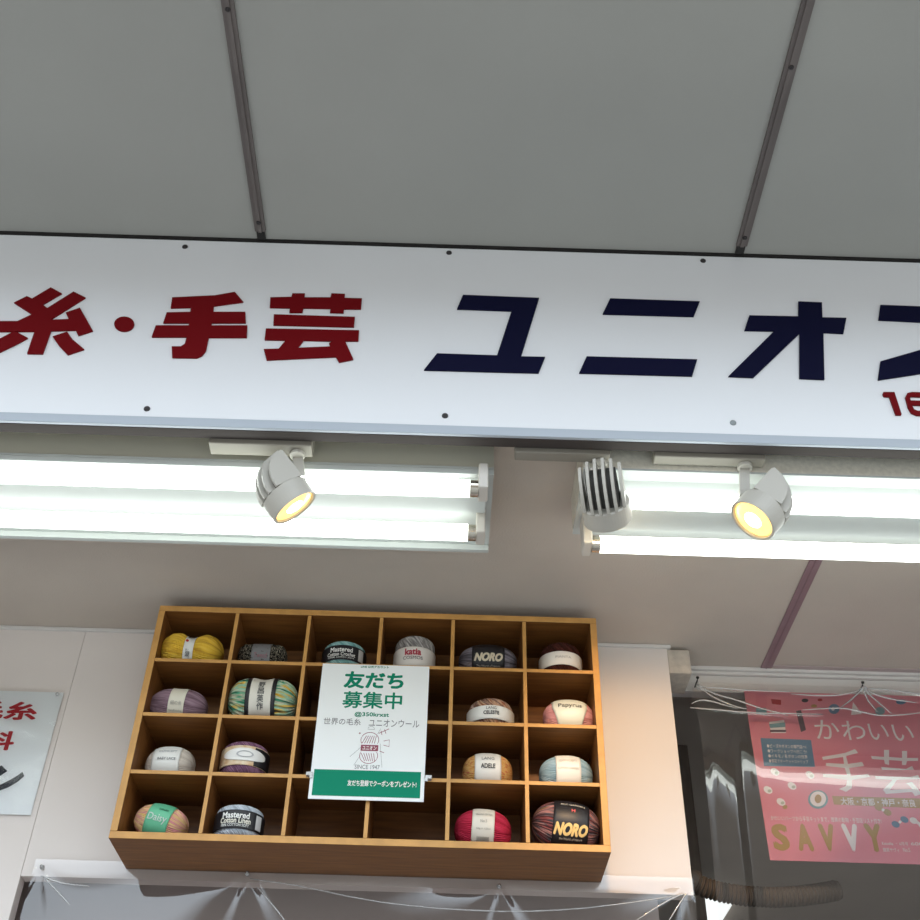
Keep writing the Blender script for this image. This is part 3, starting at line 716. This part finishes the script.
kpoly([(822,757),(845,753),(855,749),(858,753),(846,756),(848,764),(862,762),(864,766),(849,768),(851,776),(868,774),(870,777),(852,780),(852,788),(846,792),(839,789),(846,786),(847,780),(823,777),(823,774),(847,775),(845,768),(826,766),(826,763),(844,764),(843,757),(823,760)], M['white_ink'], 'character')
kpoly([(871,756),(884,757),(884,750),(889,750),(889,757),(902,758),(902,751),(907,751),(907,758),(918,758),(918,761),(907,761),(906,765),(902,765),(902,761),(889,760),(889,765),(885,764),(884,760),(872,759)], M['white_ink'], 'character')
kpoly([(881,767),(906,769),(912,766),(914,770),(882,770)], M['white_ink'], 'character')
kpoly([(875,776),(910,777),(918,775),(920,779),(897,780),(890,790),(912,789),(906,783),(912,782),(922,794),(915,796),(912,792),(886,794),(883,790),(892,780),(876,779)], M['white_ink'], 'character')
kpoly([(760.5,738),(811,740),(815,767),(764,766)], M['blue_ink'], 'printed_panel', .0002)
for i, s in enumerate(('●ビーズやボタンの専門店へ!', '●ワークショップへ行こう!', '●イキモノ系ボタンの世界', '●浪花でマーケットストリップ')):
    ktext(s, 767 + i * .7, 806 + i * .7, 744.5 + i * 5, 748.3 + i * 5, M['white_ink'], Y=KY - .0003)
kpoly([(832,796),(935,799),(935,809),(834,804.5)], M['gold_ink'], 'printed_ribbon', .0002)
ktext('大阪・京都・神戸・奈良', 841, 915, 798.5, 806, M['white_ink'], Y=KY - .0003, bold=.015)
ktext('かわいいパーツから手芸キットまで、雑貨の動物・手芸店リスト付き!', 771, 881, 817, 822, M['white_ink'])
for s, a0, a1, m in (('S', 774, 787, 'gold_ink'), ('A', 798, 811, 'gold_ink'), ('V', 821, 834, 'gold_ink'), ('V', 844.5, 858, 'white_ink'), ('Y', 867, 881, 'gold_ink')):
    ktext(s, a0, a1, 825.5, 849 + (a0 - 774) / 100, M[m], bold=.05)
for s, a0, a1, b0, b1 in (('Keiosha', 882, 893, 842, 845), ('・ 6月号', 896, 908, 842, 845.5), ('600円', 911, 930, 842, 846), ('雑貨サヴィ', 883, 899, 848, 852), ('No.5', 903, 910, 848, 852)):
    ktext(s, a0, a1, b0, b1, M['white_ink'])
kpoly(ell(818, 799.5, 10, 9.3), M['teal_ink'], 'printed_brooch'); kpoly(ell(818, 799, 8, 7.6), M['white_ink'], 'printed_brooch', .0005)
kpoly(ell(818, 799, 3.4, 4.4), M['gold_ink'], 'printed_brooch', .0007)
for cx, cy, m in ((883, 810, 'gold_ink'), (900, 822, 'blue_ink'), (918, 823, 'white_ink')):
    for s in (-1, 1): kpoly(ell(cx + 4.4 * s, cy + 2.4 * s * (1 if m != 'blue_ink' else -1), 4.4, 3, 12, .5), M[m], 'printed_bow')
    kpoly(ell(cx, cy, 1.6, 1.6, 8), M['white_ink'], 'printed_bow', .0005)
kpoly([(769,722),(784,720),(786,733),(771,733)], M['white_ink']); kpoly([(769,724),(785,722.5),(785.5,727),(770,728)], M['teal_ink'], d=.0005); kpoly([(770,730),(786,730),(786,732),(770,732)], M['dark_ink'], d=.0005)
kpoly([(796,711),(801,710),(806,730),(801,732)], M['dark_ink'])
kpoly([(756,708),(766,708),(767,715),(756,714)], M['teal_ink']); kpoly([(771,699),(781,700),(781,705),(772,704)], M['red_ink'])
kpoly(ell(834, 709, 5.5, 5), M['blue_ink']); kpoly(ell(833, 709, 1.8, 1.8, 10), M['white_ink'], d=.0005)
kpoly([(851,715),(853,702),(862,714)], M['white_ink']); kpoly(ell(880, 711, 5, 4), M['teal_ink']); kpoly(ell(901, 702, 5, 2.4), M['blue_ink']); kpoly(ell(805, 700.5, 3.4, 1.8), M['black_ink'])
kpoly(ell(814, 706, 3, 1.6), M['gold_ink']); kpoly(ell(820, 700, 2.4, 1.4), M['red_ink'])
for cx, cy in ((775, 772), (792, 786), (768, 790), (781, 802), (810, 775)):
    kpoly(ell(cx, cy, 5, 3.4, 9, .6), M['white_ink']); kpoly(ell(cx + 1.5, cy + 1, 2, 1.6, 8), mat('sage_ink', (.45, .50, .40), .5), d=.0005)
kpoly(ell(785, 807, 2.5, 2.2, 9), M['gold_ink'])

# ------------------------------------------------------------------ vinyl curtains
def nail_drop(pins, x, z, k, reach):
    s = 0
    for px, pz in pins:
        dx, dz = x - px, pz - z
        r = math.hypot(dx, dz) + 1e-4
        th = math.atan2(dx, dz + .004)
        s += math.sin(k * th + 1.7 * math.sin(3 * th)) * math.exp(-r / reach) * min(1, r / .012)
    return s
VY = 2.222
vx0 = .532
vz1 = Z(1.2235)
pins_r = [(at(697, 688, VY).x, vz1 - .001), (at(862, 690, VY).x, vz1 - .001), (1.30, vz1 - .001)]
def seg_d(P, x, z):
    best = 9
    for (ax_, az_), (bx_, bz_) in zip(P, P[1:]):
        dx, dz = bx_ - ax_, bz_ - az_
        t = max(0, min(1, ((x - ax_) * dx + (z - az_) * dz) / (dx * dx + dz * dz)))
        best = min(best, math.hypot(x - ax_ - t * dx, z - az_ - t * dz))
    return best
FOLD = ((0, -.012), (.018, .012), (.054, -.046), (.082, .060), (.120, .016), (.17, 0), (9, 0))
def fold_glint(e):
    for (a, p), (b, q) in zip(FOLD, FOLD[1:]):
        if a <= e <= b:
            t = (e - a) / (b - a); t = t * t * (3 - 2 * t)
            return p + (q - p) * t
    return 0
creases = []
for P in ([(697,688),(715,697),(735,704),(760,714),(785,722)], [(697,688),(712,700),(732,711),(745,714)], [(697,688),(720,690),(745,692),(790,694)], [(688,713),(720,716),(760,719),(820,720)],
          [(862,690),(845,696),(820,698),(790,696)], [(862,690),(850,702),(838,712)], [(862,690),(866,703),(874,717)], [(862,690),(874,703),(888,719)], [(862,690),(884,700),(915,706)], [(862,690),(890,692),(925,697)],
          [(800,715),(840,713),(880,721),(930,716)], [(690,708),(700,704),(712,706),(735,714)]):
    creases.append([(at(x, y, VY).x, at(x, y, VY).z) for x, y in P])
def vr(u, v, x, z):
    d = .0016 * nail_drop(pins_r, x, z, 9, .035)
    if z > vz1 - .10:
        for k, P in enumerate(creases):
            q = seg_d(P, x, z)
            if q < .018: d -= (.0020 if k % 3 else .0028) * math.exp(-(q / .0045) ** 2)
    e = x - vx0
    zc = Z(1.02) + fold_glint(e) + .006 * math.sin(9 * x)
    big = .14 * .022 * math.log(1 + math.exp(min(40, -(z - zc) / .022))) - .026 * (1 - math.exp(-((vz1 - z) / .07) ** 2))
    low = .0015 * math.sin(11 * x + 2 * math.sin(6 * z)) / (1 + math.exp((z - Z(.95)) / .03))
    return VY - .004 + d + big + low
NV = 240
cr = film(420, NV, lambda u: vx0 + (1.42 - vx0) * u, lambda v: vz1 - (vz1 - Z(.55)) * (1 - v) ** 1.7, vr, 'vinyl_curtain', M['vinyl'])
tag(cr, 'clear crinkled vinyl sheet nailed over the pink poster in the right recess', 'curtain')
M['fold_glint'] = film_mat('gathered_vinyl_glint', .10, .12, .62)  # white haze put into the colour as shine on the creases
def fold_glints(parent, curves, surf, r0=.0010):
    """whitened tubes along the gathers, standing in for the light they catch"""
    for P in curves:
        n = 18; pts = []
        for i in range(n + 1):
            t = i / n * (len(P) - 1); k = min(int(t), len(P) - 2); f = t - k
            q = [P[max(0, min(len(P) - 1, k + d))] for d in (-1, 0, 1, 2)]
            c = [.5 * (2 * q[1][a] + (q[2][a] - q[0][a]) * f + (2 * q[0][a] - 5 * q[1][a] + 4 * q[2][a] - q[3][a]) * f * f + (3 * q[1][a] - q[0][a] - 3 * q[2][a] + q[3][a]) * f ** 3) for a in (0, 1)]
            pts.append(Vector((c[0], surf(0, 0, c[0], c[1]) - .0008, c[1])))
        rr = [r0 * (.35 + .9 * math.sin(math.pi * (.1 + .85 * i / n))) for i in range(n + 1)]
        obj('fold_glint', tube(pts, rr, 8), M['fold_glint'], parent, True)
fold_glints(cr, creases, vr, .0014)
LVY = W - .010
lvz = Z(.764)
pins_l = [(at(41, 873, LVY).x, Z(.748)), (at(247, 877, LVY).x, Z(.747)), (at(499, 890, LVY).x, Z(.737)), (.455, Z(.745))]
def vl(u, v, x, z):
    below = 1 / (1 + math.exp((z - Z(.735)) / .008))
    return LVY + (.0028 * nail_drop(pins_l, x, z, 8, .11) + .0022 * math.sin(14 * x + 4 * math.sin(9 * z))) * below + .12 * max(0, Z(.735) - z) / (1 + math.exp(-(x + .46) / .03))
cl = film(260, 90, lambda u: -.768 + (.47 + .768) * u, lambda v: Z(.45) + (lvz - Z(.45)) * v, vl, 'vinyl_curtain', M['vinyl'])
tag(cl, 'clear vinyl sheet pinned along the wall bottom below the wooden cubby', 'curtain')
lower_glints = [[(at(x, y, LVY).x, at(x, y, LVY).z) for x, y in P] for P in (
    [(250,879),(300,886),(380,901),(470,910),(560,909),(640,901),(688,894)], [(257,887),(268,899),(282,916),(288,926)], [(41,876),(62,883),(90,886)], [(44,878),(56,890),(70,905)],
    [(685,893),(662,904),(636,920)], [(686,894),(678,906),(668,922)])]
fold_glints(cl, lower_glints, vl, .0011)
for i, (px, pz) in enumerate(pins_r[:2]):
    b = tube([Vector((px, KY + .004, pz + .001)), Vector((px, VY - .004, pz + .002)), Vector((px + .001, VY - .006, pz + .004)), Vector((px + .002, VY - .007, pz + .009))], [.0015, .0015, .0017, .002], 10)
    b = lathe(Vector((px + .002, VY - .007, pz + .008)), Vector((.2, 0, 1)), [(0, .002), (.002, .0036), (.0045, .0034), (.005, 0)], 12, b)
    tag(obj('nail', b, M['nail'], smooth=True), ('black bent nail at the top left corner of the right vinyl sheet', 'black bent nail above the pink poster heading')[i], 'nail', 'nails holding the right vinyl')
for i, (px, pz) in enumerate(pins_l[:3]):
    b = lathe(Vector((px, LVY - .001, pz)), Vector((0, -1, 0)), [(-.012, .0008), (0, .001), (.0005, .0045), (.002, .0042), (.0022, .002), (.006, .0018), (.007, .003), (.008, 0)], 14)
    tag(obj('push_pin', b, M['clear'], smooth=True), ('clear push pin at the left end of the lower vinyl sheet', 'clear push pin under the left half of the cubby', 'clear push pin right of centre below the cubby')[i], 'pin', 'pins holding the lower vinyl')

# ------------------------------------------------------------------ hose and dim things behind the vinyl
pts = [at(x, y, 2.29 + .04 * i / 7) for i, (x, y) in enumerate(((692, 881), (703, 887), (720, 892), (745, 896), (775, 897.5), (800, 896), (822, 893), (838, 890)))]
fine = []
for i in range(len(pts) - 1):
    for k in range(70): fine.append(pts[i].lerp(pts[i + 1], k / 70))
for _ in range(60):
    fine = [fine[0]] + [(fine[i - 1] + fine[i] * 2 + fine[i + 1]) / 4 for i in range(1, len(fine) - 1)] + [fine[-1]]
acc = 0; rad_ = []
for i, p in enumerate(fine):
    if i: acc += (p - fine[i - 1]).length
    rad_.append(.0185 + .0022 * math.sin(acc * 2 * math.pi / .0085))
hose = empty('corrugated_hose', fine[0], 'brown corrugated hose running behind the vinyl below the pink poster', 'hose')
obj('hose_tube', tube(fine, rad_, 20), M['hose'], hose, True)
d_ = (fine[12] - fine[0]).normalized()
obj('collar', lathe(fine[0] - d_ * .012, d_, [(0, 0), (0, .024), (.018, .024), (.022, .019)], 24), M['hose'], hose)
b = box(.56, .60, 2.62, 2.66, 0, IZ - .001, .003)
tag(obj('post', b, mat('dim_post', (.20, .16, .13), .6, var=(12, .3), stretch=(6, 6, 1))), 'dark wooden post standing in the dim room behind the vinyl', 'post')
q = atz(708, 900, 1.235)
lamp = empty('ceiling_lamp', (q.x, q.y + .3, IZ - .06), 'white square lamp glowing in the dim room below the hose', 'ceiling light')
obj('lamp_shade', box(q.x - .09, q.x + .09, q.y, q.y + .45, IZ - .035, IZ - .012, .01), mat('glowing_shade', (.9, .9, .9), .4, emit=((.95, 1, .98), .5)), lamp)
obj('lamp_base', box(q.x - .05, q.x + .05, q.y + .1, q.y + .3, IZ - .0115, IZ - .0005, .002), M['fix_white'], lamp)
